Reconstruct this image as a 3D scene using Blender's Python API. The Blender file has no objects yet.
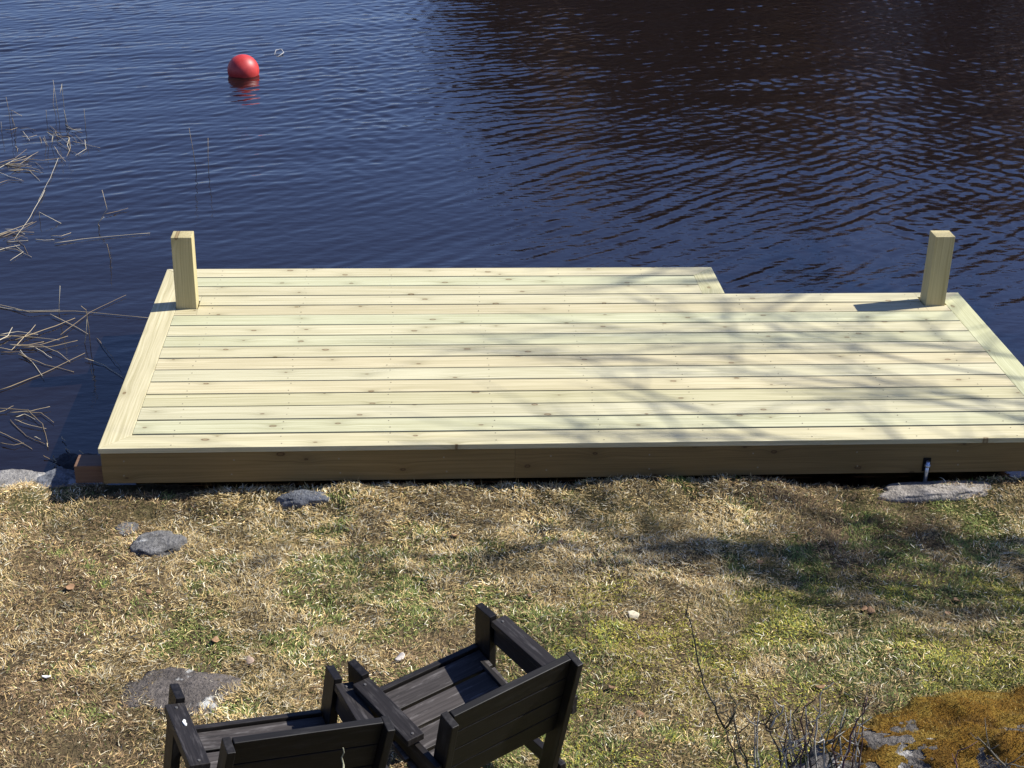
import bpy, bmesh, math, random
import numpy as np
from mathutils import Vector, Matrix, noise

random.seed(7)
rng = np.random.default_rng(11)
C = bpy.context.scene.collection
R = math.radians

# ------------------------------------------------------------------ camera, sky, sun, exposure
F_PX, CAM = 1497.3, np.array([1.5015, -6.5226, 3.4573])
YAW, PITCH, ROLL = .0771, .4462, .0241
def cam_axes():
    cy, sy, cp, sp = math.cos(YAW), math.sin(YAW), math.cos(PITCH), math.sin(PITCH)
    fw = np.array([sy*cp, cy*cp, -sp]); r = np.array([cy, -sy, 0.]); u = np.cross(r, fw)
    return fw, r*math.cos(ROLL)+u*math.sin(ROLL), -r*math.sin(ROLL)+u*math.cos(ROLL)
FW, RT, UP = cam_axes()
cd = bpy.data.cameras.new('camera'); cam = bpy.data.objects.new('camera', cd); C.objects.link(cam)
cam.matrix_world = Matrix(((RT[0], UP[0], -FW[0], CAM[0]), (RT[1], UP[1], -FW[1], CAM[1]),
                           (RT[2], UP[2], -FW[2], CAM[2]), (0, 0, 0, 1)))
cd.sensor_width = 36; cd.lens = F_PX/1024*36; cd.clip_start = .05; cd.clip_end = 2000
bpy.context.scene.camera = cam

SUN_AZ, SUN_EL = R(78.6), R(44.4)
w = bpy.data.worlds.new('World'); bpy.context.scene.world = w; w.use_nodes = True
sky = w.node_tree.nodes.new('ShaderNodeTexSky'); sky.sky_type = 'NISHITA'; sky.sun_disc = False
sky.sun_elevation = SUN_EL; sky.sun_rotation = SUN_AZ; sky.ozone_density = 6.0; sky.air_density = 1.0; sky.dust_density = .2
bg = w.node_tree.nodes['Background']; bg.inputs[1].default_value = .078
tn = w.node_tree.nodes.new('ShaderNodeMix'); tn.data_type = 'RGBA'; tn.blend_type = 'MULTIPLY'; tn.inputs[0].default_value = 1; tn.inputs[7].default_value = (1.04, .94, 1.12, 1)
w.node_tree.links.new(sky.outputs[0], tn.inputs[6]); w.node_tree.links.new(tn.outputs[2], bg.inputs[0])
sl = bpy.data.lights.new('sun', 'SUN'); sl.energy = 5.0; sl.angle = R(.53); sl.color = (1, .97, .91)
so = bpy.data.objects.new('sun', sl); C.objects.link(so)
so.rotation_euler = Vector((math.sin(SUN_AZ)*math.cos(SUN_EL), math.cos(SUN_AZ)*math.cos(SUN_EL), math.sin(SUN_EL))).to_track_quat('Z', 'Y').to_euler()
vs = bpy.context.scene.view_settings
vs.view_transform = 'Standard'; vs.look = 'None'; vs.gamma = 1; vs.exposure = .88; vs.use_curve_mapping = False

# ------------------------------------------------------------------ helpers
def ray(px, py): return FW + (px-512)/F_PX*RT - (py-384)/F_PX*UP
def at_z(px, py, z):
    d = ray(px, py); return CAM + d*((z-CAM[2])/d[2])
def at_y(px, py, y):
    d = ray(px, py); return CAM + d*((y-CAM[1])/d[1])
def sstep(a, b, x):
    t = np.clip((x-a)/(b-a), 0, 1); return t*t*(3-2*t)
_perm = np.random.default_rng(3).random((256, 256))
def vnoise(x, y):
    xi = np.floor(x).astype(int); yi = np.floor(y).astype(int); fx = x-xi; fy = y-yi
    fx = fx*fx*(3-2*fx); fy = fy*fy*(3-2*fy)
    g = lambda a, b: _perm[a & 255, b & 255]
    return (g(xi, yi)*(1-fx)+g(xi+1, yi)*fx)*(1-fy)+(g(xi, yi+1)*(1-fx)+g(xi+1, yi+1)*fx)*fy
def fbm(x, y, o=4):
    s = 0; a = .5; t = 0
    for i in range(o):
        s = s+a*vnoise(x*2**i+17.3*i, y*2**i+5.1*i); t += a; a *= .5
    return s/t

def tag(o, label=None, cat=None, group=None, kind=None):
    if label: o['label'] = label
    if cat: o['category'] = cat
    if group: o['group'] = group
    if kind: o['kind'] = kind
    return o
def empty(name, loc=(0, 0, 0), rz=0):
    o = bpy.data.objects.new(name, None); C.objects.link(o); o.location = loc; o.rotation_euler = (0, 0, rz)
    o.empty_display_size = .1
    return o
def np_mesh(name, V, Fs, mat, parent=None, attrs=None, smooth=False):
    """V (n,3); Fs list of arrays of faces (m,k)"""
    me = bpy.data.meshes.new(name)
    V = np.asarray(V, np.float32)
    me.vertices.add(len(V)); me.vertices.foreach_set('co', V.ravel())
    tot = sum(f.size for f in Fs); n = sum(len(f) for f in Fs)
    me.loops.add(tot); me.polygons.add(n)
    li = np.concatenate([f.ravel() for f in Fs]).astype(np.int32)
    sizes = np.concatenate([np.full(len(f), f.shape[1]) for f in Fs]).astype(np.int32)
    st = np.concatenate([[0], np.cumsum(sizes)[:-1]]).astype(np.int32)
    me.loops.foreach_set('vertex_index', li)
    me.polygons.foreach_set('loop_start', st); me.polygons.foreach_set('loop_total', sizes)
    if smooth: me.polygons.foreach_set('use_smooth', np.ones(n, bool))
    for k, a in (attrs or {}).items():
        if a.shape[1] == 4:
            at = me.attributes.new(k, 'FLOAT_COLOR', 'POINT'); at.data.foreach_set('color', a.astype(np.float32).ravel())
        else:
            at = me.attributes.new(k, 'FLOAT_VECTOR', 'POINT'); at.data.foreach_set('vector', a.astype(np.float32).ravel())
    me.update(calc_edges=True); me.validate()
    o = bpy.data.objects.new(name, me); C.objects.link(o)
    if mat: me.materials.append(mat)
    if parent: o.parent = parent
    return o

class MB:
    """collects boards and tubes into one mesh; 'gr' = (along, across, thick) grain coordinates, 'tint' = colour factor of each piece, on some with sun or shade painted in"""
    def __init__(s): s.v = []; s.f = []; s.g = []; s.t = []; s.sm = []
    def board(s, p0, p1, w, h, up=(0, 0, 1), bev=.003, k0=0, k1=0, tint=(1, 1, 1)):
        p0 = Vector(p0); p1 = Vector(p1); ax = (p1-p0); L = ax.length; ax.normalize()
        up = Vector(up); sd = up.cross(ax).normalized(); up = ax.cross(sd)
        bm = bmesh.new(); bmesh.ops.create_cube(bm, size=1)
        bmesh.ops.scale(bm, vec=(L, w, h), verts=bm.verts)
        if bev: bmesh.ops.bevel(bm, geom=list(bm.edges), offset=bev, segments=2, affect='EDGES', profile=.6)
        off = (random.uniform(0, 50), random.uniform(0, 50), random.uniform(0, 50)); b = len(s.v); c = (p0+p1)/2
        for v in bm.verts:
            x, y, z = v.co
            x += (k1 if x > 0 else k0)*y
            s.v.append(tuple(c+ax*x+sd*y+up*z)); s.g.append((x+off[0], y+off[1], z+off[2])); s.t.append((*tint, 1))
        for f in bm.faces: s.f.append(tuple(b+v.index for v in f.verts)); s.sm.append(False)
        bm.free()
    def tube(s, pts, rad, n=6, tint=(1, 1, 1), cap=True):
        pts = [Vector(p) for p in pts]; b = len(s.v); m = len(pts)
        t0 = (pts[1]-pts[0]).normalized(); a = t0.orthogonal().normalized(); off = random.uniform(0, 50); L = 0
        for i, p in enumerate(pts):
            t = (pts[min(i+1, m-1)]-pts[max(i-1, 0)]).normalized()
            a = (a-t*a.dot(t)).normalized(); c = t.cross(a)
            r = rad[i] if hasattr(rad, '__len__') else rad
            if i: L += (p-pts[i-1]).length
            for k in range(n):
                q = 2*math.pi*k/n
                s.v.append(tuple(p+(a*math.cos(q)+c*math.sin(q))*r)); s.g.append((L+off, q*.05, off)); s.t.append((*tint, 1))
        for i in range(m-1):
            for k in range(n):
                k2 = (k+1) % n
                s.f.append((b+i*n+k, b+i*n+k2, b+(i+1)*n+k2, b+(i+1)*n+k)); s.sm.append(True)
        if cap:
            s.f.append(tuple(b+k for k in reversed(range(n)))); s.f.append(tuple(b+(m-1)*n+k for k in range(n))); s.sm += [False, False]
    def build(s, name, mat, parent=None):
        me = bpy.data.meshes.new(name); me.from_pydata(s.v, [], s.f)
        at = me.attributes.new('gr', 'FLOAT_VECTOR', 'POINT'); at.data.foreach_set('vector', np.array(s.g, np.float32).ravel())
        at = me.attributes.new('tint', 'FLOAT_COLOR', 'POINT'); at.data.foreach_set('color', np.array(s.t, np.float32).ravel())
        me.polygons.foreach_set('use_smooth', np.array(s.sm, bool))
        me.materials.append(mat); me.update()
        o = bpy.data.objects.new(name, me); C.objects.link(o)
        if parent: o.parent = parent
        return o

# ------------------------------------------------------------------ materials
class NT:
    def __init__(s, name):
        s.m = bpy.data.materials.new(name); s.m.use_nodes = True; s.t = s.m.node_tree
        s.p = s.t.nodes['Principled BSDF']; s.out = s.t.nodes['Material Output']
    def n(s, typ, **kw):
        o = s.t.nodes.new('ShaderNode'+typ)
        for k, v in kw.items(): setattr(o, k, v)
        return o
    def l(s, a, b): s.t.links.new(a, b)
    def val(s, sock, v):
        if isinstance(v, bpy.types.NodeSocket): s.l(v, sock)
        else: sock.default_value = v
    def math(s, op, a, b=0., c=None, clamp=False):
        o = s.n('Math', operation=op); o.use_clamp = clamp; s.val(o.inputs[0], a); s.val(o.inputs[1], b)
        if c is not None: s.val(o.inputs[2], c)
        return o.outputs[0]
    def attr(s, name, out='Color'): return s.n('Attribute', attribute_name=name).outputs[out]
    def noise(s, vec, scale, detail=3, rough=.55, dist=0):
        o = s.n('TexNoise'); o.inputs['Scale'].default_value = scale; o.inputs['Detail'].default_value = detail
        o.inputs['Roughness'].default_value = rough; o.inputs['Distortion'].default_value = dist
        if vec is not None: s.l(vec, o.inputs['Vector'])
        return o.outputs[0]
    def map(s, vec, scale=(1, 1, 1), loc=(0, 0, 0)):
        o = s.n('Mapping'); o.inputs['Scale'].default_value = scale; o.inputs['Location'].default_value = loc; s.l(vec, o.inputs['Vector']); return o.outputs[0]
    def ramp(s, fac, stops):
        o = s.n('ValToRGB'); s.l(fac, o.inputs[0]); e = o.color_ramp.elements
        while len(e) < len(stops): e.new(.5)
        for q, (p, c) in zip(e, stops):
            q.position = p; q.color = (*c, 1) if hasattr(c, '__len__') else (c, c, c, 1)
        return o.outputs[0]
    def mix(s, fac, a, b, mode='MIX'):
        o = s.n('Mix', data_type='RGBA', blend_type=mode); s.val(o.inputs[0], fac)
        for q, v in ((o.inputs[6], a), (o.inputs[7], b)):
            if isinstance(v, bpy.types.NodeSocket): s.l(v, q)
            else: q.default_value = (*v, 1) if hasattr(v, '__len__') else (v, v, v, 1)
        return o.outputs[2]
    def bump(s, h, strength, dist):
        o = s.n('Bump'); o.inputs['Strength'].default_value = strength; o.inputs['Distance'].default_value = dist; s.l(h, o.inputs['Height'])
        s.l(o.outputs[0], s.p.inputs['Normal'])
    def pos(s): return s.n('NewGeometry').outputs['Position']
    def set(s, **kw):
        for k, v in kw.items():
            q = s.p.inputs[k.replace('_', ' ')]
            if isinstance(v, bpy.types.NodeSocket): s.l(v, q)
            elif hasattr(v, '__len__') and len(v) == 3: q.default_value = (*v, 1)
            else: q.default_value = v
        return s

def wood_material(name, dark, light, knot, rough=.6, grainscale=1., knots=True, wear=None, spec=.35):
    t = NT(name); g = t.attr('gr', 'Vector'); tint = t.attr('tint')
    vo = t.n('TexVoronoi', voronoi_dimensions='2D'); t.l(t.map(g, (1.7, 3.0, 1)), vo.inputs['Vector']); vo.inputs['Scale'].default_value = 1.45
    d = vo.outputs['Distance']
    halo = t.math('POWER', t.math('SUBTRACT', 1., t.math('MULTIPLY', d, 2.2), clamp=True), 4.)
    sep = t.n('SeparateXYZ'); t.l(g, sep.inputs[0])
    warp = t.noise(t.map(g, (1.1, 7, 7)), 1., 3)
    c2 = t.math('ADD', t.math('ADD', sep.outputs[1], t.math('MULTIPLY', warp, .05)), t.math('MULTIPLY', halo, .03 if knots else 0.))
    cb = t.n('CombineXYZ'); t.l(t.math('MULTIPLY', sep.outputs[0], .8), cb.inputs[0]); t.l(t.math('MULTIPLY', c2, 62*grainscale), cb.inputs[1]); t.l(t.math('MULTIPLY', sep.outputs[2], 50), cb.inputs[2])
    gr = t.noise(cb.outputs[0], 1.6, 5, .7)
    col = t.ramp(gr, [(.3, dark), (.62, light)])
    big = t.noise(t.map(g, (.9, 5, 5)), 1.3, 3)
    col = t.mix(t.math('MULTIPLY', t.ramp(big, [(.35, 0), (.7, 1)]), .3), col, tuple(.8*q for q in dark))
    if knots:
        sz = t.math('MULTIPLY_ADD', t.n('SeparateColor').outputs[0], .035, .006); t.l(vo.outputs['Color'], sz.node.inputs[0].links[0].from_node.inputs[0])
        dn = t.math('ADD', d, t.math('MULTIPLY', t.math('SUBTRACT', t.noise(g, 45, 3), .5), .03))
        kn = t.math('SUBTRACT', 1., t.math('DIVIDE', t.math('SUBTRACT', dn, sz), .018), clamp=True)
        ring = t.math('SUBTRACT', 1., t.math('DIVIDE', t.math('ABSOLUTE', t.math('SUBTRACT', dn, sz)), .016), clamp=True)
        col = t.mix(t.math('MULTIPLY', halo, .6), col, tuple(.72*q for q in dark))
        col = t.mix(t.math('MULTIPLY', kn, .5), col, tuple(1.9*q for q in knot))
        col = t.mix(t.math('MULTIPLY', ring, .8), col, knot)
    if wear:
        wn = t.noise(t.map(g, (3, 22, 22)), 2.2, 5, .7)
        col = t.mix(t.ramp(wn, [(.53, 0), (.72, .8)]), col, wear)
    col = t.mix(1., col, tint, 'MULTIPLY')
    t.set(Base_Color=col, Roughness=rough); t.p.inputs['Specular IOR Level'].default_value = spec
    t.bump(gr, .25, .0015)
    return t.m
M_DECK = wood_material('pale_pine', (.32, .29, .162), (.525, .485, .33), (.10, .06, .026))
M_BEAM = wood_material('brown_beam', (.13, .07, .04), (.22, .13, .075), (.08, .04, .02))
M_BLACK = wood_material('black_stained_wood', (.006, .005, .0045), (.021, .018, .0168), (.007, .006, .006), rough=.5, wear=(.062, .057, .055), spec=.22)

def simple(name, col, rough=.6, metallic=0., spec=.5):
    t = NT(name).set(Base_Color=col, Roughness=rough, Metallic=metallic); t.p.inputs['Specular IOR Level'].default_value = spec; return t.m
def tinted(name, rough=.85, spec=.15, transl=0.):
    t = NT(name); c = t.attr('tint'); t.set(Base_Color=c, Roughness=rough); t.p.inputs['Specular IOR Level'].default_value = spec
    if transl:
        tr = t.n('BsdfTranslucent'); t.l(c, tr.inputs[0]); mx = t.n('MixShader'); mx.inputs[0].default_value = transl
        t.l(t.p.outputs[0], mx.inputs[1]); t.l(tr.outputs[0], mx.inputs[2]); t.l(mx.outputs[0], t.out.inputs[0])
    return t.m
M_GRASS = tinted('grass_blades', .75, .25, .08)
M_REED = tinted('dead_reed', .7, .3)
M_TWIG = tinted('twig_bark', .9, .1)
M_BOLT = simple('dull_bolt', (.10, .095, .09), .6, .5)
M_METAL = simple('galvanised_steel', (.45, .5, .58), .35, .9)
M_SCREW = simple('screw_steel', (.22, .19, .13), .6, .3)

def water_material():
    t = NT('lake_water').set(Base_Color=(.0060, .0038, .0030), Roughness=.015, IOR=1.5)
    p = t.pos()
    n1 = t.noise(t.map(p, (1.0, 1.9, 1)), 10, 3, .5)
    t.bump(n1, .11, .02)
    return t.m
M_WATER = water_material()

def rock_material(name, a, b, lichen=(.5, .5, .46), lam=.55, spots=9.):
    t = NT(name); p = t.pos()
    n1 = t.noise(p, 6, 6, .65); n2 = t.noise(p, 70, 3, .6)
    col = t.ramp(n1, [(.3, a), (.7, b)])
    col = t.mix(t.ramp(n2, [(.42, .0), (.7, .5)]), col, tuple(.35*q for q in a))
    n3 = t.noise(p, spots, 5, .6)
    col = t.mix(t.ramp(n3, [(lam, 0), (lam+.06, .85)]), col, lichen)
    t.set(Base_Color=col, Roughness=.85); t.p.inputs['Specular IOR Level'].default_value = .25
    n4 = t.noise(p, 22, 5, .7); col = t.mix(t.ramp(n4, [(.40, .6), (.5, 0)]), col, tuple(.45*q for q in a)); t.set(Base_Color=col)
    t.bump(t.math('ADD', n1, t.math('ADD', n4, t.math('MULTIPLY', n2, .35))), .9, .025)
    return t.m
M_ROCK = rock_material('grey_granite', (.10, .096, .09), (.23, .222, .21), (.40, .40, .38), .6)
M_ROCK_PALE = rock_material('pale_granite', (.19, .18, .165), (.34, .32, .295), (.45, .44, .42), .56)
M_ROCK_BLUE = rock_material('bluish_granite', (.09, .095, .105), (.19, .2, .22), (.38, .39, .4), .6)
M_ROCK_WET = rock_material('wet_granite', (.02, .021, .024), (.05, .052, .058), (.09, .09, .09), .62)
M_ROCK_PINK = rock_material('pinkish_granite', (.23, .205, .175), (.36, .325, .285), (.40, .38, .35), .6)
M_ROCK_BROWN = rock_material('brownish_granite', (.075, .064, .055), (.155, .132, .114), (.45, .45, .42), .6, 8.)

# ------------------------------------------------------------------ structure: ground
WATER_Z = -.42
def shore_y(x):
    s = .06+.03*np.sin(x*3.1)+.05*(fbm(x*1.3+9, x*0+2.)-.5)
    s = s+.16*sstep(.75, .25, x)
    return np.where(x > 6.5, s+4.6*sstep(6.5, 10.5, x), s)
def ground_z(x, y):
    x = np.asarray(x, float); y = np.asarray(y, float)
    z = -.275+.09*sstep(-.3, -2.2, y)+.05*sstep(-2.2, -6, y)
    z = z+.075*(fbm(x*1.1, y*1.1)-.5)+.06*(fbm(x*3.4+7, y*3.4+3)-.5)+.03*(fbm(x*10+1, y*10+5, 2)-.5)+(.015+.07*fbm(x*2.3+3, x*0+8))*np.exp(-((y+.03)/.13)**2)
    z = z+.10*np.exp(-((x-.5)/.45)**2-((y+2.85)/.36)**2)
    e = y-shore_y(x)
    return z-.16*sstep(-.08, .16, e)-1.1*sstep(.1, 1.4, e)
def spaced(a0, a1, step, lo, hi, n):
    fine = np.arange(a0, a1+1e-6, step); k = np.linspace(0, 1, n+1)[1:]
    return np.concatenate([(a0-(a0-lo)*k**2.5)[::-1], fine, a1+(hi-a1)*k**2.5])
def grid(xs, ys):
    X, Y = np.meshgrid(xs, ys); nx, ny = len(xs), len(ys)
    i = (np.arange(ny-1)[:, None]*nx+np.arange(nx-1)[None]).ravel()
    return X.ravel(), Y.ravel(), np.stack([i, i+1, i+nx+1, i+nx], 1)

def soil_material():
    t = NT('lawn_thatch'); p = t.pos()
    n1 = t.noise(p, 2.2, 5, .6); n2 = t.noise(p, 45, 4, .7); n3 = t.noise(p, 1.3, 3, .5)
    col = t.ramp(n2, [(.3, (.028, .02, .011)), (.55, (.11, .08, .042)), (.72, (.25, .195, .10))])
    col = t.mix(t.ramp(n1, [(.45, 0), (.62, .6)]), col, (.075, .058, .03))
    col = t.mix(t.ramp(n3, [(.5, 0), (.68, .55)]), col, (.07, .085, .02))
    t.set(Base_Color=col, Roughness=.95); t.p.inputs['Specular IOR Level'].default_value = .1
    t.bump(n2, .9, .02)
    return t.m
X, Y, Q = grid(spaced(-3.2, 7.6, .04, -150, 150, 24), spaced(-3.6, 1.6, .04, -150, 7.5, 24))
gz = ground_z(X, Y)
gz = np.where(Y > 1.4, np.minimum(gz, np.where(X > 6.5, gz, -1.3)), gz)
tag(np_mesh('ground', np.stack([X, Y, gz], 1), [Q], soil_material(), smooth=True), kind='structure')

# ------------------------------------------------------------------ structure: lake
X, Y, Q = grid(spaced(-4.6, 10.6, .02, -260, 260, 14), spaced(-.2, 14.6, .02, -10, 260, 14))
def train(ang, spread, l0, l1, n, seed):
    r = np.random.default_rng(seed); h = np.zeros_like(X)
    for i in range(n):
        a = R(ang+r.normal()*spread); lam = l0*(l1/l0)**r.random(); k = 2*math.pi/lam
        h += np.cos(k*(math.cos(a)*X+math.sin(a)*Y)+r.random()*6.283)*(r.random()+.4)/k
    return h*math.sqrt(2./n)
mA = .5+1.0*fbm(X*.35+3, Y*.35+8, 2); mB = .3+1.4*fbm(X*.55+30, Y*.4+11, 3)
WA = sstep(-.2, 2.6, X-.12*Y+.6)*(.6+.4*sstep(1.5, 3.5, Y))*(1-.62*sstep(5.2, 8.5, Y))
WB = (1-.8*WA)*(.16+.84*sstep(2.6, 6.5, Y+.25*X))
WC = np.exp(-((X-1.15-.02*(Y-8))/.55)**2)*sstep(4.5, 7, Y)+.8*sstep(4, 6, X)*sstep(3, 5, Y)+.25*sstep(2., 5, Y)
H = WA*mA*(.052*train(-47, 9, .09, .22, 34, 1)+.030*train(-55, 22, .06, .10, 20, 2))
H += WB*mB*(.044*train(-66, 13, .11, .30, 34, 4)+.040*train(-58, 26, .06, .12, 22, 5))
H += WC*(.030*train(-140, 16, .12, .24, 18, 6)+.022*train(-15, 25, .11, .22, 18, 7))
H += .012*train(-75, 14, .7, 1.6, 10, 8)
H *= sstep(-4.6, -4.2, X)*sstep(10.6, 10.2, X)*sstep(14.6, 14.2, Y)*(.25+.75*sstep(-.2, .9, Y))
tag(np_mesh('lake', np.stack([X, Y, WATER_Z+H], 1), [Q], M_WATER, smooth=True), kind='structure')

# ------------------------------------------------------------------ structure: far shore and its wood, met only as a reflection
def far_material():
    t = NT('leaf_litter_slope'); p = t.pos(); n = t.noise(p, .8, 5, .65)
    t.set(Base_Color=t.ramp(n, [(.3, (.09, .058, .042)), (.7, (.19, .125, .09))]), Roughness=.95); return t.m
az = np.radians(np.concatenate([np.linspace(-70, 0, 36)[:-1], np.linspace(0, 45, 91), np.linspace(46, 100, 28)])); rr = np.array([46, 50, 53, 57, 62, 70, 85, 110, 150.])
A, RR = np.meshgrid(az, rr); A = A.ravel(); RR = RR.ravel()
rise = sstep(R(.2), R(3), A)*(1-.35*np.exp(-((A-R(18.4))/R(1.8))**2))
hz = np.interp(RR, [46, 50, 57, 70, 110, 150], [-1.2, 0, 2.5, 5.2, 6.5, 6.5])*(.35+.65*rise)+.9*(fbm(A*30, RR*.1)-.5)*(RR > 50)
nx = len(az); i = (np.arange(len(rr)-1)[:, None]*nx+np.arange(nx-1)[None]).ravel()
tag(np_mesh('hill', np.stack([CAM[0]+RR*np.sin(A), CAM[1]+RR*np.cos(A), hz], 1), [np.stack([i, i+1, i+nx+1, i+nx], 1)], far_material(), smooth=True), kind='structure')

M_BARK = NT('far_bark').set(Base_Color=(.05, .038, .03), Roughness=.9).m
M_CROWN = tinted('bare_twig_crown', .9, .1)
def far_tree_meshes(seed, H):
    r = random.Random(seed); tr = MB()
    tr.tube([(0, 0, -.6), (.1, .05, H*.3), (-.1, .1, H*.65), (.05, 0, H*.97)], [.2, .16, .1, .02], 7)
    V = []; Fq = []; T = []
    for k in range(1000):
        h = H*(.12+.86*r.random()**.85); rad = H*.2*(1.1-(h/H)**2)*(.35+.65*r.random()); a = r.random()*6.283
        c = Vector((rad*math.cos(a), rad*math.sin(a), h)); d = Vector((math.cos(a)*.8+r.gauss(0, .4), math.sin(a)*.8+r.gauss(0, .4), .7+r.gauss(0, .4))).normalized()
        L = .5+.7*r.random(); sd = d.orthogonal().normalized()*(.05+.13*r.random())
        b = len(V); V += [c-sd, c+sd, c+d*L]; Fq.append((b, b+1, b+2)); q = r.uniform(.6, 1.3)
        T += [(.31*q, .215*q, .165*q, 1)]*3
    return tr, np.array([tuple(v) for v in V]), np.array(Fq), np.array(T)
protos = []
for k in range(5):
    Hh = 11.6
    tr, V, Fq, T = far_tree_meshes(40+k, Hh)
    root = empty('bare_tree'); trunk = tr.build('trunk', M_BARK, root); crown = np_mesh('crown', V, [Fq], M_CROWN, root, {'tint': T})
    protos.append((root, trunk, crown, [False]))
spots = []
a = 1.5
while a < 36:
    if not 17.3 < a < 19.8: spots.append((a, 50.5+2.5*random.random(), random.uniform(.84, 1.1)*min(1, .55+.45*(a-1)/4)))
    a += random.uniform(.85, 1.35)
a = 2.2
while a < 36:
    if not 17.0 < a < 20.0: spots.append((a, 56+4*random.random(), random.uniform(.88, 1.12)*min(1, .55+.45*(a-1)/4)))
    a += random.uniform(1.0, 1.6)
for i, (a, d, s) in enumerate(spots):
    root, trunk, crown, used = protos[i % 5]
    if used[0]:
        n = root.copy(); C.objects.link(n)
        for ch in (trunk, crown):
            c = ch.copy(); C.objects.link(c); c.parent = n
    else: n = root; used[0] = True
    x = CAM[0]+d*math.sin(R(a)); y = CAM[1]+d*math.cos(R(a))
    n.location = (x, y, 0.2+(1.8 if d > 55 else 0)); n.rotation_euler = (0, 0, random.random()*6.28); n.scale = (s, s, s)
    tag(n, 'bare brown tree of the wood mirrored in the dark water', 'tree', 'bare trees on the far shore')

M_BIRCH = NT('birch_bark').set(Base_Color=(.55, .53, .50), Roughness=.85).m
for k, (a, d) in enumerate(((17.6, 49.5), (18.3, 50), (18.9, 49.6), (19.5, 50.3), (22.0, 49.4), (23.1, 49.8), (23.8, 49.5))):
    tr, V, Fq, T = far_tree_meshes(70+k, 10.5)
    root = tag(empty('birch_tree', (CAM[0]+d*math.sin(R(a)), CAM[1]+d*math.cos(R(a)), .1)), 'white stemmed birch whose pale broken reflection shows in the dark water', 'tree', 'birches on the far shore')
    tr = MB(); tr.tube([(0, 0, -.6), (.15, .05, 3), (-.1, .1, 6.5), (.05, 0, 10.2)], [.27, .22, .15, .03], 8); tr.build('trunk', M_BIRCH, root)
    np_mesh('crown', V[:330*3], [Fq[:330]], M_CROWN, root, {'tint': T[:330*3]*np.array([1.5, 1.6, 1.8, 1])})

# ------------------------------------------------------------------ floating deck
P, D, DN, WD, XN, BW, TH, GAP = .15, 2.4, 1.95, 4.933, 3.4606, .1385, .028, .0105
deck = tag(empty('wooden_deck', (WD/2, D/2, WATER_Z)), 'new pale pine deck with two square posts standing at the edge of the lake', 'deck')
deck_off = Vector(deck.location)
def dbuild(mb, name, mat): 
    o = mb.build(name, mat, deck); o.location = -deck_off; return o
TINTS = [(1.01, 1., .96), (.96, 1.0, .95), (1.02, .97, .90), (1., 1., .98), (1.04, 1.02, .97), (.93, .985, .94), (1.01, .955, .89), (.97, .96, .86)]
order = [4, 0, 1, 3, 7, 2, 3, 6, 4, 1, 0, 5, 2, 3, 4, 5, 0]
mb = MB()
for r in range(2, 17):
    y = (r-.5)*P; x0 = BW+.002; x1 = (WD-BW-.002) if r < 13 else (XN-BW-.002) if r < 16 else None
    if r in (13, 16): continue
    dz = random.uniform(-.0012, .0012)
    t = TINTS[order[r]]; q = random.uniform(.92, 1.04); t = tuple(c*q for c in t)
    if r == 12:      # notched round the two posts
        yf0 = y-(P-GAP)/2; yf1 = 1.7445
        for xa, xb in ((x0, .268), (4.652, x1)): mb.board((xa, (yf0+yf1)/2, -TH/2+dz), (xb, (yf0+yf1)/2, -TH/2+dz), yf1-yf0, TH, bev=.001, tint=t)
        x0, x1 = .2682, 4.6518
    mb.board((x0, y, -TH/2+dz), (x1, y, -TH/2+dz), P-GAP, TH, bev=.003, tint=t)
dbuild(mb, 'decking', M_DECK)
def border(p0, p1, k0, k1, t):
    m = MB(); m.board(p0, p1, P-GAP, TH, bev=.003, k0=k0, k1=k1, tint=t); dbuild(m, 'border_board', M_DECK)
hb = (P-GAP)/2; e = .0012
# (side axis of a board laid along +x is +y; along +y it is -x)
border((hb, hb, -TH/2), (WD-hb, hb, -TH/2), 1, -1, (1.03, 1.0, .93))                        # front
border((hb, hb+2*e, -TH/2), (hb, D-hb-2*e, -TH/2), -1, 1, (1.02, .98, .9))                # left
yb = 15.5*P
border((hb, D-hb, -TH/2), (XN-hb, D-hb, -TH/2), -1, 1, (1.06, 1.03, .98))                   # back of the deep part
y13 = 12.5*P
m = MB(); t13 = (1.0, .985, .95); yb0 = 1.8735; yb1 = y13+hb
m.board((.2682, y13, -TH/2), (4.6518, y13, -TH/2), 2*hb, TH, bev=.003, tint=t13); m.board((4.7834, y13, -TH/2), (WD-hb, y13, -TH/2), 2*hb, TH, bev=.002, k1=1, tint=t13)
for xa, xb in ((BW+.002, .268), (4.652, 4.7832)): m.board((xa, (yb0+yb1)/2, -TH/2), (xb, (yb0+yb1)/2, -TH/2), yb1-yb0, TH, bev=.001, tint=t13)
dbuild(m, 'border_board', M_DECK)                  # back of the shallow part
border((WD-hb, hb+2*e, -TH/2), (WD-hb, DN-hb-2*e, -TH/2), 1, -1, (.93, .99, .88))
border((XN-hb, 13*P+.002, -TH/2), (XN-hb, D-hb-2*e, -TH/2), 0, -1, (.97, .98, .86))
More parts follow.
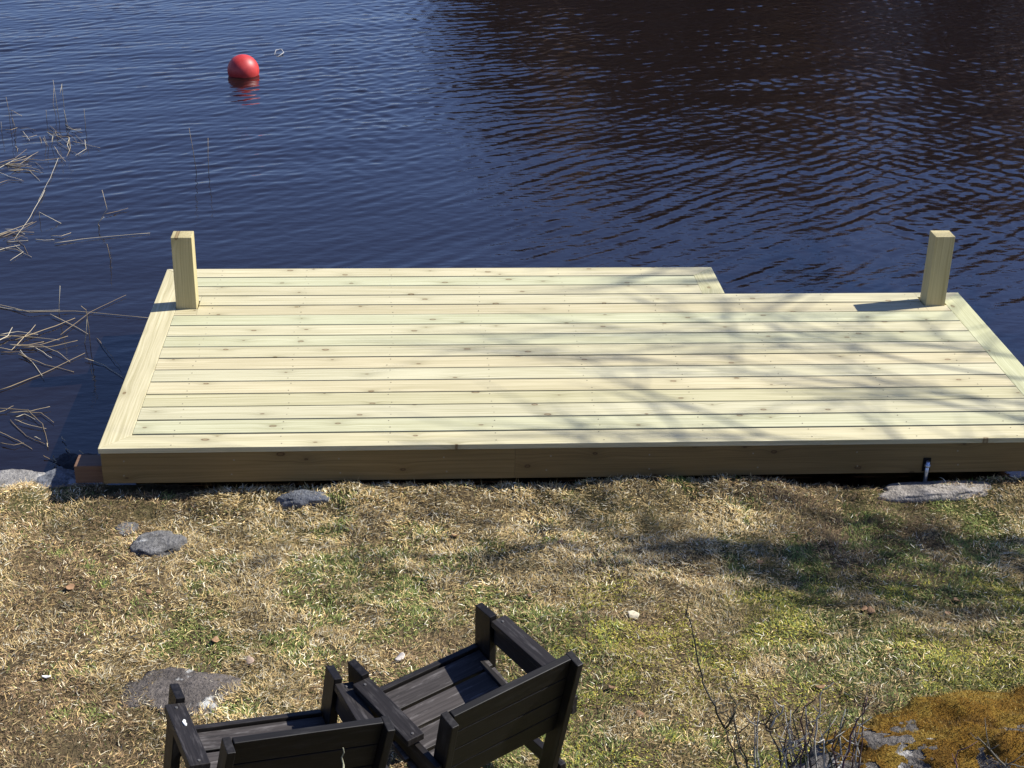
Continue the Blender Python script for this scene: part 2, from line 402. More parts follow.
# fascia boards butt-jointed below the decking, 8 mm back from its edge
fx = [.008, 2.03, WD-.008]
for xa, xb, tf in zip(fx[:-1], fx[1:], ((.42, .305, .17), (.36, .26, .145))):  # same pine as the decking; fascia tints darkened to paint in shade
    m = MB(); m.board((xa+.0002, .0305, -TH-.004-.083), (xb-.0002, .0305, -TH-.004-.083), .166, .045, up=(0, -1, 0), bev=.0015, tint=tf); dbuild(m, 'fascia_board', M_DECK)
def fascia(p0, p1):
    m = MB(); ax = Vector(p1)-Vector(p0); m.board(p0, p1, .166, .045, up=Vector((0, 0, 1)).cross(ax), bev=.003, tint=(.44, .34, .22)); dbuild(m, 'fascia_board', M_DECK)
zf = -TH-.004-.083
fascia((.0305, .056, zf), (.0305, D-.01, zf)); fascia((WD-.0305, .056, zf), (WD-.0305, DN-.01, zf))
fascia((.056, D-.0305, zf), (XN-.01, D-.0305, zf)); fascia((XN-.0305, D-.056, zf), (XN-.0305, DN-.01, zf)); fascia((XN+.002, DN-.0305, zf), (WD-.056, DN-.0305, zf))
m = MB()
for x in np.linspace(.35, WD-.35, 9): m.board((x, .06, -.13), (x, (D if x < XN-.1 else DN)-.06, -.13), .045, .17, tint=(.9, .8, .7))
dbuild(m, 'joists', M_DECK)
def sup(p0, p1, w, h):
    m = MB(); m.board(p0, p1, w, h, tint=(.75, .72, .7)); dbuild(m, 'support_beam', M_BEAM)
sup((-.137, .115, -.172), (WD-.2, .115, -.172), .12, .095)
sup((-.072, 1.66, -.28), (WD+.05, 1.66, -.28), .1, .12)
for px, py in ((.1427, 1.7508), (4.6584, 1.7327)):
    m = MB(); m.board((px+.0595, py+.058, -.30), (px+.0595, py+.058, .445), .119, .116, up=(0, -1, 0), bev=.004, tint=(.90, .83, .64)); dbuild(m, 'post', M_DECK)
# hold-down bracket on the fascia
m = MB(); bx = 4.128
m.board((bx, .0068, -.19), (bx, .0068, -.112), .040, .004, up=(0, -1, 0), bev=.001, tint=(.02, .02, .02)); dbuild(m, 'notch_shade_plate', M_BLACK); m = MB(); m.tube([(bx, -.010, -.26), (bx, -.010, -.125)], .010, 10); m.tube([(bx, -.011, -.155), (bx, -.011, -.14)], .015, 6)  # black plate paints in the shade of the recessed notch behind the pipe
dbuild(m, 'bracket', M_METAL)
m = MB()
for x in np.linspace(.35, WD-.35, 9):
    for r in range(1, 17):
        if r >= 14 and x > XN-.2 or abs(r-12.5) < 1 and (x < .3): continue
        for o_ in (-.042, .042):
            xx = x+random.gauss(0, .008); yy = (r-.5)*P+o_+random.gauss(0, .006); m.tube([(xx, yy, -.001), (xx, yy, .0016)], .0033, 6)
dbuild(m, 'screws', M_SCREW)['kind'] = 'stuff'
for x in np.arange(.12, WD, .52):
    for z in (-.075, -.155):
        m = MB(); xx = x+random.uniform(-.02, .02); m.tube([(xx, .0085, z), (xx, .0072, z)], .0045, 8); dbuild(m, 'screw', M_SCREW)

# ------------------------------------------------------------------ chairs
def make_chair():
    root = empty('wooden_armchair')
    def part(name, *bs, **kw):
        m = MB()
        for b in bs:
            q = random.uniform(.85, 1.15)*{'seat': 2.5, 'armrest': 1.2, 'backrest': .38, 'leg': .5}.get(name, .8); m.board(*b[0], **{**dict(bev=.003, tint=(q, q, q)), **b[1]})  # weathered seat and arms lighter, backs and legs darker; also paints in sun and shade
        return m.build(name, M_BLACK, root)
    B = lambda p0, p1, w, h, **k: ((p0, p1, w, h), k)
    SL = math.tan(R(12))
    for s in (-1, 1):
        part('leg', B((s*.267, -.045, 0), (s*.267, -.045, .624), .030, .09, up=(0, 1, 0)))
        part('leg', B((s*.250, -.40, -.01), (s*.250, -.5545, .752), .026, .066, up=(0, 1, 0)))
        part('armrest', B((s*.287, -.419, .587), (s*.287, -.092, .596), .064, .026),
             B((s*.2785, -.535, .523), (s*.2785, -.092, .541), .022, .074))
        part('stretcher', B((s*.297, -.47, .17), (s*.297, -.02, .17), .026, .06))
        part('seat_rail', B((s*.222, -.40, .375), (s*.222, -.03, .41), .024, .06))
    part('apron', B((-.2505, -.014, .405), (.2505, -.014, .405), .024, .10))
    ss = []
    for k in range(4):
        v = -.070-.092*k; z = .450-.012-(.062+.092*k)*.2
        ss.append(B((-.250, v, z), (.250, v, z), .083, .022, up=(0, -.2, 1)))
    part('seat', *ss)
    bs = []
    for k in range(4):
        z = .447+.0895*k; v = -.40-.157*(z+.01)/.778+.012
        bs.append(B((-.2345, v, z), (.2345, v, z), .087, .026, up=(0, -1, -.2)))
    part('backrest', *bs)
    for s in (-1, 1):
        for v in (-.118, -.40):
            m = MB(); m.tube([(s*.287, v, .600 if v > -.2 else .594), (s*.287, v, .6115 if v > -.2 else .6035)], .0045, 10); m.build('bolt', M_BOLT, root)
    return root
chair = make_chair()
def copy_tree(o, parent=None):
    c = o.copy(); C.objects.link(c); c.parent = parent
    for ch in [q for q in bpy.data.objects if q.parent == o]: copy_tree(ch, c)
    return c
chair.location = (1.528, -2.146, -.198); chair.rotation_euler = (.047, -.038, .585)
tag(chair, 'black stained wooden armchair turned away at an angle, right of the pair on the grass', 'chair', 'black wooden armchairs on the lawn')
c2 = copy_tree(chair); c2.location = (.902, -2.46, -.197); c2.rotation_euler = (-.040, .153, .371)
m = MB()
for k in range(7): x_ = -.283+random.uniform(-.003, .003)+(k % 2)*.003; y_ = -.215+.004*k; m.tube([(x_, y_, .600), (x_, y_, .6095+random.random()*.001)], random.uniform(.002, .005), 9)
m.build('bird_dropping', simple('chalky_white', (.62, .62, .58), .9), c2)
tag(c2, 'black stained wooden armchair standing left of the other, its back cut by the bottom edge', 'chair', 'black wooden armchairs on the lawn')

# ------------------------------------------------------------------ rocks
def rock_mesh(name, seed, size, mat, sub=4, amp=.35, flat=0., parent=None):
    bm = bmesh.new(); bmesh.ops.create_icosphere(bm, subdivisions=sub, radius=1)
    o = Vector((seed*3.7, seed*1.3, seed*.7))
    for v in bm.verts:
        d = v.co.copy(); n = noise.fractal(d*1.1+o, 1, 2, 5)*amp+noise.cell(d*1.7+o)*0+noise.fractal(d*5+o, .9, 2, 3)*amp*.15
        c = d*(1+n)
        if flat and c.z > flat: c.z = flat+(c.z-flat)*.25
        v.co = Vector((c.x*size[0], c.y*size[1], c.z*size[2]))
    me = bpy.data.meshes.new(name); bm.to_mesh(me); bm.free()
    me.polygons.foreach_set('use_smooth', np.ones(len(me.polygons), bool)); me.materials.append(mat)
    ob = bpy.data.objects.new(name, me); C.objects.link(ob)
    if parent: ob.parent = parent
    return ob
def rock(px, py, z, seed, size, mat, label, dz=0., rz=0., flat=.0, name='rock', amp=.35, stick=True):
    p = at_z(px, py, z)
    if z > -.28 and stick:
        for _ in range(4): z = float(ground_z(p[0], p[1])); p = at_z(px, py, z)
    o = rock_mesh(name, seed, size, mat, flat=flat, amp=amp)
    o.location = (p[0], p[1], z+dz); o.rotation_euler = (0, 0, rz)
    return tag(o, label, 'rock')
rock(8, 478, -.30, 1, (.17, .11, .075), M_ROCK_PALE, 'whitish rounded rock on the shore at the left edge of the grass', -.03, .2, .3)
rock(56, 483, -.32, 2, (.15, .11, .10), M_ROCK_BLUE, 'bluish grey shore rock beside the end of the brown beam', -.02, -.4, .3)
rock(76, 462, -.42, 3, (.16, .13, .10), M_ROCK_WET, 'dark wet rock half under water beside the corner of the deck', -.065, .3)
rock(303, 492, -.20, 4, (.12, .055, .075), M_ROCK_BLUE, 'small grey stone peeping out under the front board of the deck', -.05, 0, .3, stick=False)
rock(938, 481, -.205, 5, (.31, .085, .08), M_ROCK_PINK, 'broad flat pinkish stone lying under the steel bracket', -.062, .05, .25, stick=False)
rock(160, 547, -.26, 6, (.115, .105, .08), M_ROCK, 'grey angular rock set in the dry lawn', .0, .4, .35)
rock(127, 528, -.26, 7, (.05, .055, .04), M_ROCK, 'little grey stone just behind the angular rock in the lawn', -.012, .3, .3)
rock(180, 693, -.20, 8, (.22, .17, .07), M_ROCK_BROWN, 'flat brownish stone with white lichen spots behind the left chair', -.016, -.15, .2)

# mossy boulder
M_ROCK_B = rock_material('weathered_granite', (.055, .048, .041), (.175, .157, .137), (.36, .345, .315), .58, 7.)
boulder = tag(empty('mossy_boulder', (3.86, -2.44, -.245)), 'big boulder with a thick cap of orange brown moss at the lower right', 'rock')
ro = rock_mesh('rock', 12, (.90, .50, .32), M_ROCK_B, sub=7, amp=.24, flat=.0, parent=boulder)
def moss_material():
    t = NT('orange_moss'); p = t.pos(); n1 = t.noise(p, 7, 5, .65); n2 = t.noise(p, 130, 3, .7)
    col = t.ramp(n1, [(.3, (.08, .045, .012)), (.5, (.19, .105, .018)), (.7, (.28, .195, .04))])
    col = t.mix(t.ramp(n2, [(.35, .7), (.6, 0)]), col, (.05, .02, .005))
    t.set(Base_Color=col, Roughness=.95); t.p.inputs['Specular IOR Level'].default_value = .05; t.bump(n2, 1., .012); return t.m
M_MOSS = moss_material()
def moss_mask(c): return c.x+.60+.5*math.exp(-((c.x+.78)/.16)**2-((c.z-.02)/.2)**2)+.12*noise.noise(Vector((c.x*3.5, c.y*3.5, c.z*3.5+4)))+.13*noise.noise(c*9)+.16*noise.noise(c*24)+.10*noise.noise(c*55)
bm = bmesh.new(); bm.from_mesh(ro.data); bm.normal_update()
dele = [v for v in bm.verts if moss_mask(v.co) < 0 or v.normal.z < -.1]
mv = {}
for v in bm.verts:
    m_ = moss_mask(v.co); mv[v.index] = m_
    v.co = v.co+v.normal*(min(max(m_, 0), .12)/.12*.010+min(max(m_, 0), .3)/.3*(noise.noise(v.co*6)*.026+noise.noise(v.co*14)*.008+noise.noise(v.co*30)*.006)-.0015)
bmesh.ops.delete(bm, geom=dele, context='VERTS')
me = bpy.data.meshes.new('moss'); bm.to_mesh(me)
tri = [(tuple(f.calc_center_median()), tuple(f.normal), f.calc_area()) for f in bm.faces]; bm.free()
me.polygons.foreach_set('use_smooth', np.ones(len(me.polygons), bool)); me.materials.append(M_MOSS)
mo = bpy.data.objects.new('moss', me); C.objects.link(mo); mo.parent = boulder
ar = np.array([t[2] for t in tri]); idx = rng.choice(len(tri), 42000, p=ar/ar.sum())
cc = np.array([t[0] for t in tri])[idx]+rng.normal(0, .006, (len(idx), 3)); nn = np.array([t[1] for t in tri])[idx]
dd = nn+rng.normal(0, .55, nn.shape); dd /= np.linalg.norm(dd, axis=1)[:, None]
sd = np.cross(dd, rng.normal(0, 1, nn.shape)); sd /= np.linalg.norm(sd, axis=1)[:, None]
LL = rng.uniform(.006, .017, (len(idx), 1)); V = np.stack([cc-sd*.0016-nn*.004, cc+sd*.0016-nn*.004, cc+dd*LL], 1).reshape(-1, 3)
q = fbm(cc[:, 0]*6+3, cc[:, 1]*6+1)[:, None]; q = np.clip((q-.3)/.4+rng.normal(0, .2, q.shape), 0, 1)
T = (np.array([.14, .078, .02])*(1-q)+np.array([.36, .26, .06])*q)*rng.uniform(.45, 1.2, q.shape); T = np.concatenate([T, np.ones((len(T), 1))], 1)
fz = np_mesh('moss_shoots', V, [np.arange(len(V)).reshape(-1, 3)], M_GRASS, mo, {'tint': np.repeat(T, 3, 0)}); tag(fz, kind='stuff')

# ------------------------------------------------------------------ lawn
N = 1300000
bx_ = rng.uniform(-2.9, 7.3, N); by_ = rng.uniform(-3.5, .22, N)
dep = (np.stack([bx_, by_, np.full(N, -.25)], 1)-CAM)
px_ = 512+F_PX*(dep@RT)/(dep@FW)
keep = (rng.random(N) < .12+1.35*fbm(bx_*8+3, by_*8+1, 2)*(.55+.9*vnoise(bx_*26, by_*26))) & (np.abs(px_-512) < 1080) & (by_ < shore_y(bx_)+.02) & ~((by_ > .03) & (bx_ > -.0))
for (rx, ry, rrx, rry) in ((*at_z(160, 547, -.26)[:2], .08, .07), (*at_z(180, 693, -.2)[:2], .15, .11), (*at_z(938, 484, -.27)[:2], .27, .06), (*at_z(8, 478, -.3)[:2], .17, .11), (*at_z(56, 483, -.32)[:2], .13, .09)):
    keep &= ((bx_-rx)/rrx)**2+((by_-ry)/rry)**2 > rng.uniform(.55, 1.1, N)
bx_, by_ = bx_[keep], by_[keep]; N = len(bx_)
bz_ = ground_z(bx_, by_)
g1 = fbm(bx_*1.5+4, by_*1.5+9); g2 = fbm(bx_*6+1, by_*6+2); g3 = fbm(bx_*2.6+40, by_*2.6+21); g4 = fbm(bx_*1.1+71, by_*1.4+60)
green_zone = .26*sstep(1.6, 2.8, bx_)*sstep(-.75, -1.25, by_)-.05*sstep(2, 3, bx_)*sstep(-1., -.5, by_)
pg = np.clip((g1-.52+1.1*(g2-.5)+green_zone*.9)*3.0+.10, .05, .75)
isg = rng.random(N) < pg
mossy = (rng.random(N) < np.clip((g3-.47)*6+2.*(g2-.5), 0, .6)*sstep(1.6, 2.4, bx_)*sstep(-.7, -1.0, by_))
brown = np.clip((g4-.48)*4.5+1.6*(g2-.5), 0, .8)
isb = (rng.random(N) < brown) & ~isg
L = np.where(isg, rng.uniform(.011, .034, N), .009+.038*rng.random(N)**1.6); L = np.where(isb, L*.7, L); L = np.where(mossy, rng.uniform(.008, .02, N), L)
el = np.where(isg, rng.normal(.75, .3, N), np.abs(rng.normal(.2, .38, N))); el = np.clip(el, -.05, 1.45)
clump = fbm(bx_*5+50, by_*5+50)
a = clump*14+rng.normal(0, 1.1, N)
wd = np.where(isg, rng.uniform(.0010, .0019, N), rng.uniform(.0006, .0015, N))
d1 = np.stack([np.cos(a)*np.cos(el), np.sin(a)*np.cos(el), np.sin(el)], 1)
a2 = a+rng.normal(0, .6, N); el2 = np.where(isg, el-rng.uniform(.2, .9, N), el-rng.uniform(-.3, .5, N))
d2 = np.stack([np.cos(a2)*np.cos(el2), np.sin(a2)*np.cos(el2), np.sin(el2)], 1)
sdv = np.stack([-np.sin(a), np.cos(a), rng.normal(0, .5, N)], 1)*wd[:, None]
lift = np.where(isg, .0, rng.uniform(-.004, .014, N))*(.5+clump)
p0 = np.stack([bx_, by_, bz_+lift], 1); p1 = p0+d1*L[:, None]*.5; p2 = p1+d2*L[:, None]*.5
p2[:, 2] = np.maximum(p2[:, 2], bz_-.002)
V = np.stack([p0-sdv, p0+sdv, p1-sdv*.9, p1+sdv*.9, p2], 1).reshape(-1, 3)
b = np.arange(N)*5
straw = np.array([.68, .53, .255]); straw2 = np.array([.44, .29, .11]); pale = np.array([.82, .74, .53]); bro = np.array([.22, .145, .075]); gr_ = np.array([.095, .135, .03]); gr2 = np.array([.23, .25, .07]); my = np.array([.46, .40, .06])
u = rng.random((N, 1)); T = straw*(1-u)+straw2*u; T = np.where(rng.random((N, 1)) < .18, pale, T)
T = np.where(isb[:, None], bro*(.6+1.1*u), T); T = np.where(isg[:, None], gr_*(1-u)+gr2*u, T); T = np.where(mossy[:, None], my*(1-u)+np.array([.28, .27, .04])*u, T)
T *= rng.uniform(.7, 1.18, (N, 1))*(.42+1.15*np.clip((g2-.5)*1.5+.5, 0, 1)[:, None]); T = np.concatenate([T, np.ones((N, 1))], 1)
tag(np_mesh('grass', V, [np.stack([b, b+1, b+3, b+2], 1), np.stack([b+2, b+3, b+4], 1)], M_GRASS, None, {'tint': np.repeat(T, 5, 0)}), 'matted dry lawn with straw coloured blades and green tufts', kind='stuff')

# ------------------------------------------------------------------ buoy
bp_ = at_z(243, 76, WATER_Z)
buoy = tag(empty('buoy', (bp_[0], bp_[1]+.06, WATER_Z+.045)), 'round red mooring buoy floating on the lake', 'buoy')
bm = bmesh.new(); bmesh.ops.create_uvsphere(bm, u_segments=48, v_segments=32, radius=.163)
me = bpy.data.meshes.new('float_ball'); bm.to_mesh(me); bm.free(); me.polygons.foreach_set('use_smooth', np.ones(len(me.polygons), bool))
t = NT('red_plastic'); n = t.noise(t.pos(), 14, 4, .6); t.set(Base_Color=t.ramp(n, [(.3, (.34, .018, .016)), (.7, (.45, .036, .03))]), Roughness=.5); me.materials.append(t.m)
o = bpy.data.objects.new('float_ball', me); C.objects.link(o); o.parent = buoy
m = MB(); m.tube([(.1, -.10, -.085), (.12, -.13, -.10), (.15, -.14, -.09), (.155, -.12, -.07), (.13, -.1, -.065)], .012, 8)
m.build('lifting_eye', simple('white_plastic', (.7, .68, .64), .5), buoy)

# ------------------------------------------------------------------ reeds
REED = [(.42, .34, .21), (.50, .44, .31), (.30, .23, .13), (.19, .14, .08)]
def reed(px, label, floats=(), stands=(), seed=0, rad=.0022):
    """floats: pixel polylines lying on the water; stands: (base, [tips...]) rising out of it"""
    r = random.Random(seed); o0 = Vector(at_z(*px, WATER_Z)); m = MB()
    for pl in floats:
        c = r.choice(REED); q = r.uniform(.7, 1.1); k = len(pl); pts = []
        wp = [Vector(at_z(x, y, WATER_Z+.006+.012*r.random()))-o0 for x, y in pl]
        for i in range(k-1):
            for s in range(4): pts.append(wp[i].lerp(wp[i+1], s/4)+Vector((r.gauss(0, .0015), r.gauss(0, .002), 0)))
        pts.append(wp[-1]); n = len(pts)
        m.tube(pts, [rad*(1.1-.6*i/n) for i in range(n)], 5, tint=tuple(q*v for v in c))
    for pl in stands:
        c = r.choice(REED[:3]); q = r.uniform(.8, 1.15); base = Vector(at_z(*pl[0], WATER_Z-.05)); yy = Vector(at_z(*pl[0], WATER_Z)).y
        pts = [base-o0]+[Vector(at_y(x, y, yy-.03*i))-o0 for i, (x, y) in enumerate(pl[1:])]
        m.tube(pts, [rad*(1.15-.5*i/len(pts)) for i in range(len(pts))], 5, tint=tuple(q*v for v in c))
    o = m.build('reeds', M_REED); o.location = o0
    return tag(o, label, 'reeds')
def fan(cx_, cy_, n, l0, l1, a0, a1, seed, bend=.35):
    r = random.Random(seed); out = []
    for i in range(n):
        a = R((a0+a1)/2*.3+r.gauss(0, 24)); L = l0+(l1-l0)*1.2*r.random()**1.5; x = cx_+r.gauss(8, 13); y = cy_+r.gauss(0, 6); b = r.gauss(0, bend)
        out.append([(x, y), (x+L*.5*math.cos(a), y+L*.3*math.sin(a)), (x+L*math.cos(a+b), y+L*.55*math.sin(a+b))])
    return out
reed((60, 128), 'tall upright dead reed stems, farthest of the reeds', floats=fan(58, 140, 8, 15, 34, 0, 360, 1), stands=[[(60, 126), (56, 100), (53, 80)], [(66, 126), (63, 98), (62, 84), (60, 95)], [(57, 120), (53, 104), (54, 86)], [(69, 132), (64, 110)], [(47, 124), (46, 110)]], seed=1)
reed((10, 132), 'broken upright reed stems bent over near the left edge', floats=fan(16, 136, 4, 10, 26, -30, 60, 2), stands=[[(11, 133), (9, 112), (6, 97)], [(14, 132), (11, 110), (22, 116)], [(2, 136), (1, 122)], [(17, 132), (12, 118)]], seed=2)
reed((49, 148), 'pale forked reed stubs on a floating brown tuft', floats=fan(42, 134, 9, 12, 24, -20, 200, 3)+[[(58, 158), (50, 178), (38, 201)]], stands=[[(50, 152), (44, 136)], [(51, 151), (54, 133)], [(48, 148), (43, 138)], [(54, 158), (60, 164)]], seed=3)
reed((84, 136), 'single short reed stem standing apart from the tall ones', stands=[[(86, 134), (84, 109)]], seed=4)
reed((196, 174), 'taller of the two lone reed stems beyond the left post', stands=[[(197, 176), (193, 150), (189, 128)]], seed=5)
reed((209, 175), 'shorter of the two lone reed stems beyond the left post', stands=[[(209, 177), (208, 157), (208, 138)]], seed=6)
reed((10, 162), 'floating mat of broken reeds by the left edge below the bent stems', floats=fan(-4, 164, 12, 18, 40, -25, 35, 7)+[[(-10, 186), (8, 180), (24, 181)], [(-8, 172), (14, 160), (26, 156)], [(-6, 170), (8, 176), (22, 180)]], seed=7)
reed((12, 240), 'tangle of floating reeds with one long slanting stalk', floats=fan(-6, 240, 10, 18, 44, -40, 40, 8)+[[(45, 190), (30, 217), (14, 240)], [(-10, 237), (14, 229), (33, 222)], [(15, 238), (24, 246), (28, 254)], [(-8, 252), (10, 247), (20, 245)], [(54, 243), (90, 238), (150, 233)]], stands=[[(40, 222), (39, 212), (66, 226)]], seed=8)
reed((104, 222), 'kinked broken reed standing alone in open water', floats=[[(105, 214), (118, 211), (128, 208)]], stands=[[(101, 229), (98, 224), (107, 209), (102, 190)], [(99, 229), (98, 223), (104, 217)]], seed=9)
reed((110, 258), 'thin lone reed stub left of the post', stands=[[(111, 263), (109, 253), (107, 244)]], seed=10)
reed((58, 310), 'single upright reed stub left of the deck', stands=[[(59, 318), (59, 305), (60, 286)]], seed=11)
reed((88, 345), 'forked pale reed stalk standing beside the deck', floats=[[(60, 335), (90, 312), (126, 295)], [(97, 338), (108, 352), (121, 368)]], stands=[[(91, 352), (89, 330), (86, 310), (81, 306)], [(84, 348), (86, 334), (87, 318)]], seed=12)
reed((12, 345), 'large mat of floating reeds spreading from the left edge', floats=fan(-6, 345, 10, 30, 70, -22, 22, 13)+[[(-8, 303), (30, 312), (75, 311), (150, 318)], [(-8, 306), (25, 311), (60, 310)], [(0, 390), (40, 375), (85, 353)], [(15, 340), (55, 326), (75, 318)], [(12, 346), (40, 345), (68, 336)], [(20, 350), (32, 362), (44, 378)], [(85, 358), (104, 365), (124, 378)], [(40, 345), (58, 352), (70, 362)], [(50, 314), (74, 326), (88, 334)]], seed=13, rad=.0026)
reed((15, 425), 'curved dead reed stalks bunched near the shore rocks', floats=fan(-6, 415, 5, 20, 45, -10, 40, 14)+[[(-6, 408), (28, 410), (42, 424), (48, 444)], [(-6, 430), (18, 440), (32, 449)], [(0, 443), (14, 445), (24, 443)], [(10, 420), (26, 436), (45, 444)]], seed=14)
reed((50, 450), 'pale withered weed at the edge of the water by the wet rock', floats=fan(46, 449, 9, 6, 16, 0, 360, 15), seed=15, rad=.0026)
tw = MB(); o0 = Vector(at_z(278, 55, WATER_Z))
tw.tube([o0*0+Vector((-.04, 0, .0)), Vector((-.03, .1, .03)), Vector((.03, .12, .035)), Vector((.06, .03, .02)), Vector((.0, -.09, .0))], .006, 5, tint=(.3, .3, .3))
ob = tw.build('twig', M_TWIG); ob.location = o0; tag(ob, 'small bent twig afloat beyond the red buoy', 'twig')

# ------------------------------------------------------------------ bare shrubs in front of the boulder
def shrub(label, Yp, stems, seed, tint=(.055, .042, .038), grey=0., extra=0, side=(2, 5)):
    r = random.Random(seed); base = None; m = MB(); parts = []
    x0, y0 = stems[0][0]; o0 = Vector(at_y(x0, y0, Yp)); o0.z = float(ground_z(o0.x, Yp))
    root = tag(empty('bare_shrub', o0), label, 'shrub')
    for _ in range(extra):
        x = r.uniform(748, 860); x2 = x+r.gauss(6, 16); stems = stems+[[(x, 778), ((x+x2)/2+r.gauss(0, 5), r.uniform(740, 758)), (x2, r.uniform(700, 742))]]
    for pl in stems:
        pts = [Vector(at_y(x, y, Yp-.02*r.gauss(0, 1)))-o0 for x, y in pl]
        g = pts[0].copy(); g.z = -.03; g.x *= .9
        m = MB(); lichen = r.random() < grey; tt = (.30, .29, .26) if lichen else tuple(q*r.uniform(.7, 1.2) for q in tint)
        sm = [g, pts[0]] if pl[0][1] > 760 else [pts[0]]
        for i in range(len(pts)-1):
            for s in (1, 2, 3): sm.append(pts[i].lerp(pts[i+1], s/3)+Vector((r.gauss(0, .003), r.gauss(0, .006), r.gauss(0, .003))))
        n = len(sm); m.tube(sm, [.0042*(1-.72*i/n) for i in range(n)], 6, tint=tt)
        for k in range(r.randint(*side)):
            i = r.randint(2, n-1); p = sm[i]; d = Vector((r.gauss(0, 1), r.gauss(0, .8), r.uniform(.3, 1.2))).normalized(); L = r.uniform(.03, .10)
            m.tube([p, p+d*L*.5, p+d*L+Vector((0, 0, L*.25))], [.0022, .0017, .0009], 4, tint=tt)
        m.build('branch', M_TWIG, root)
    return root
shrub('tall thin bare sapling with a forked stem left of the boulder', -2.62, [[(742, 775), (728, 738), (724, 725)], [(724, 727), (714, 708), (704, 685), (697, 655), (691, 625), (685, 612)], [(726, 728), (734, 715), (741, 702)]], 21)
shrub('dense bare bush of dark twigs against the boulder', -2.58, [[(784, 775), (778, 750), (770, 730), (771, 710)], [(772, 732), (760, 724), (745, 721)], [(770, 728), (780, 716), (784, 705)], [(800, 775), (793, 748), (789, 738), (790, 712)], [(818, 775), (815, 740), (819, 712), (822, 690)], [(826, 775), (838, 740), (850, 712)], [(835, 775), (826, 745), (830, 720)], [(842, 775), (850, 735), (862, 715), (868, 700)], [(812, 775), (806, 750), (800, 720), (808, 700)], [(838, 775), (834, 748), (836, 728)]], 22, (.075, .06, .052), .3, 22)
shrub('slender grey twig reaching up in front of the left chair', -3.0, [[(344, 778), (343, 762), (344, 747)]], 23, (.25, .23, .2), side=(0, 0))
shrub('few thin stalks growing over the mossy boulder', -2.75, [[(960, 780), (956, 765), (957, 752)], [(1012, 778), (990, 748), (978, 738)], [(1000, 776), (1005, 765), (1030, 768)]], 24, (.12, .1, .07))

# ------------------------------------------------------------------ litter on the lawn
def leaf(px, py, s, col, label, cat='leaf', name='leaf'):
    p = at_z(px, py, -.2 if py > 600 else -.25); z = float(ground_z(p[0], p[1]))+.012
    bm = bmesh.new(); bmesh.ops.create_icosphere(bm, subdivisions=3, radius=1)
    for v in bm.verts:
        d = v.co.copy(); n = 1+.3*noise.noise(d*1.6+Vector((px, py, 0)))
        v.co = Vector((d.x*n*s, d.y*n*s*.75, d.z*s*.22+.35*s*(d.x*d.x)*n))
    me = bpy.data.meshes.new(name); bm.to_mesh(me); bm.free(); me.polygons.foreach_set('use_smooth', np.ones(len(me.polygons), bool))
    t = NT(name+'_surface'); nn_ = t.noise(t.pos(), 60, 3); t.set(Base_Color=t.ramp(nn_, [(.3, tuple(.7*q for q in col)), (.7, col)]), Roughness=.8); me.materials.append(t.m)
    o = bpy.data.objects.new(name, me); C.objects.link(o); o.location = (p[0], p[1], z); o.rotation_euler = (.3, .1, px)
    return tag(o, label, cat)
leaf(400, 660, .026, (.62, .55, .47), 'pale dry leaf on the grass just beyond the right chair')
leaf(47, 678, .018, (.78, .77, .74), 'small white pebble on the grass at far left', 'pebble', 'pebble')
leaf(634, 613, .026, (.6, .52, .36), 'pale curled leaf in the grass right of the chairs')
rl = random.Random(9)
for k, (x_, y_) in enumerate(((865, 604), (872, 606), (957, 600), (949, 603), (700, 575), (560, 545), (455, 532), (150, 600), (300, 560), (70, 590), (820, 690), (640, 720), (612, 690), (215, 640), (760, 560), (530, 600))):
    q = rl.uniform(.7, 1.2); o = leaf(x_, y_, rl.uniform(.014, .022), (.27*q, .15*q, .07*q), 'small brown dead leaf lying in the lawn'); o['group'] = 'brown dead leaves on the lawn'
leaf(250, 664, .022, (.38, .27, .19), 'brown dry leaf beyond the left chair')
m = MB(); bd = bpy.data.meshes.new('bird_dropping')

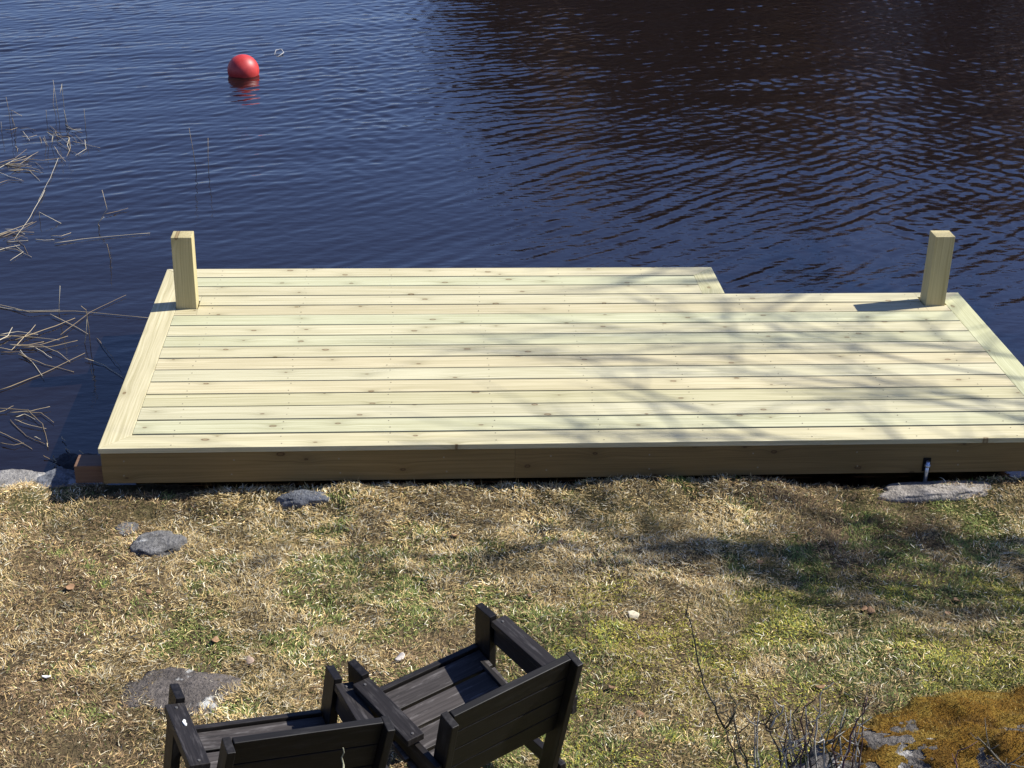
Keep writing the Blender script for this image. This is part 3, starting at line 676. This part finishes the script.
# ------------------------------------------------------------------ bare alder right of the deck, whose branches shade it
def alder():
    r = random.Random(5); root = tag(empty('bare_alder', (10.4, 2.7, -.35)), 'bare tree on the bank right of the deck casting branch shadows', 'tree')
    o0 = Vector(root.location); tr = MB(); br = MB()
    top = Vector((10.1, 2.5, 4.3)); tr.tube([(0, 0, -.3), (.1, 0, 1.5), (-.1, -.05, 3), top-o0], [.16, .13, .10, .075], 10, tint=(.09, .075, .06))
    tr.build('trunk', M_TWIG, root)
    def grow(p, d, L, rad, lvl):
        pts = [p]; n = 5; q = p.copy(); dd = d.copy()
        for i in range(n):
            dd = (dd+Vector((r.gauss(0, .08), r.gauss(0, .08), r.gauss(.01, .06)))).normalized(); q = q+dd*L/n; pts.append(q.copy())
        br.tube([x-o0 for x in pts], [rad*(1-.6*i/n) for i in range(n+1)], 5, tint=(.09, .075, .06), cap=False)
        if lvl == 0: return
        for k in range({3: 6, 2: 7, 1: 7}[lvl]):
            i = r.randint(1, n); b = pts[i]; ax = (dd+Vector((r.gauss(0, .34), r.gauss(0, .34), r.gauss(.05, .4)))).normalized()
            grow(b, ax, L*r.uniform(.4, .62), max(rad*.45, .0045), lvl-1)
    def S(x, y, h): return Vector((x+1.0*h, y+.2*h, h))      # branch point whose shadow falls at (x, y)
    limbs = [(S(5.05, .30, 5.0), S(3.0, 1.2, 5.6)), (S(5.1, .62, 4.8), S(3.3, 1.38, 5.3)), (S(5.05, .05, 4.7), S(3.5, .7, 5.2)), (S(5.15, .9, 5.2), S(3.9, 1.4, 5.7)),
             (S(5.2, -1.15, 4.8), S(2.75, -.15, 5.4)), (S(5.2, -.85, 4.6), S(3.1, -.25, 5.2)), (S(5.45, -.55, 5.0), S(3.4, -.2, 5.5)), (S(5.3, -1.3, 5.2), S(3.3, -.75, 5.6)), (S(5.5, -1.0, 5.4), S(3.6, -.5, 5.7)), (S(5.0, -1.3, 5.0), S(3.0, -.5, 5.3)), (S(5.2, -.45, 5.1), S(2.6, -.05, 5.4)), (S(5.3, -1.5, 5.3), S(3.6, -.95, 5.5))]
    S_deck = lambda p: p.y-.2*p.z > 0
    for a_, b_ in limbs:
        st = top if S_deck(b_) else Vector((10.35, 2.6, 2.8)); br.tube([st-o0, st.lerp(a_, .5)+Vector((0, 0, .15))-o0, a_-o0], [.03, .014, .010], 6, tint=(.09, .075, .06), cap=False)
        grow(a_, (b_-a_).normalized(), (b_-a_).length, .015 if S_deck(b_) else .030, 2)
    for k in range(7):
        a0 = r.uniform(.3, 1.8); grow(top, Vector((math.cos(a0), math.sin(a0), r.uniform(.5, 1.4))).normalized(), r.uniform(1.8, 3), .05, 2)
    br.build('crown', M_TWIG, root)
alder()
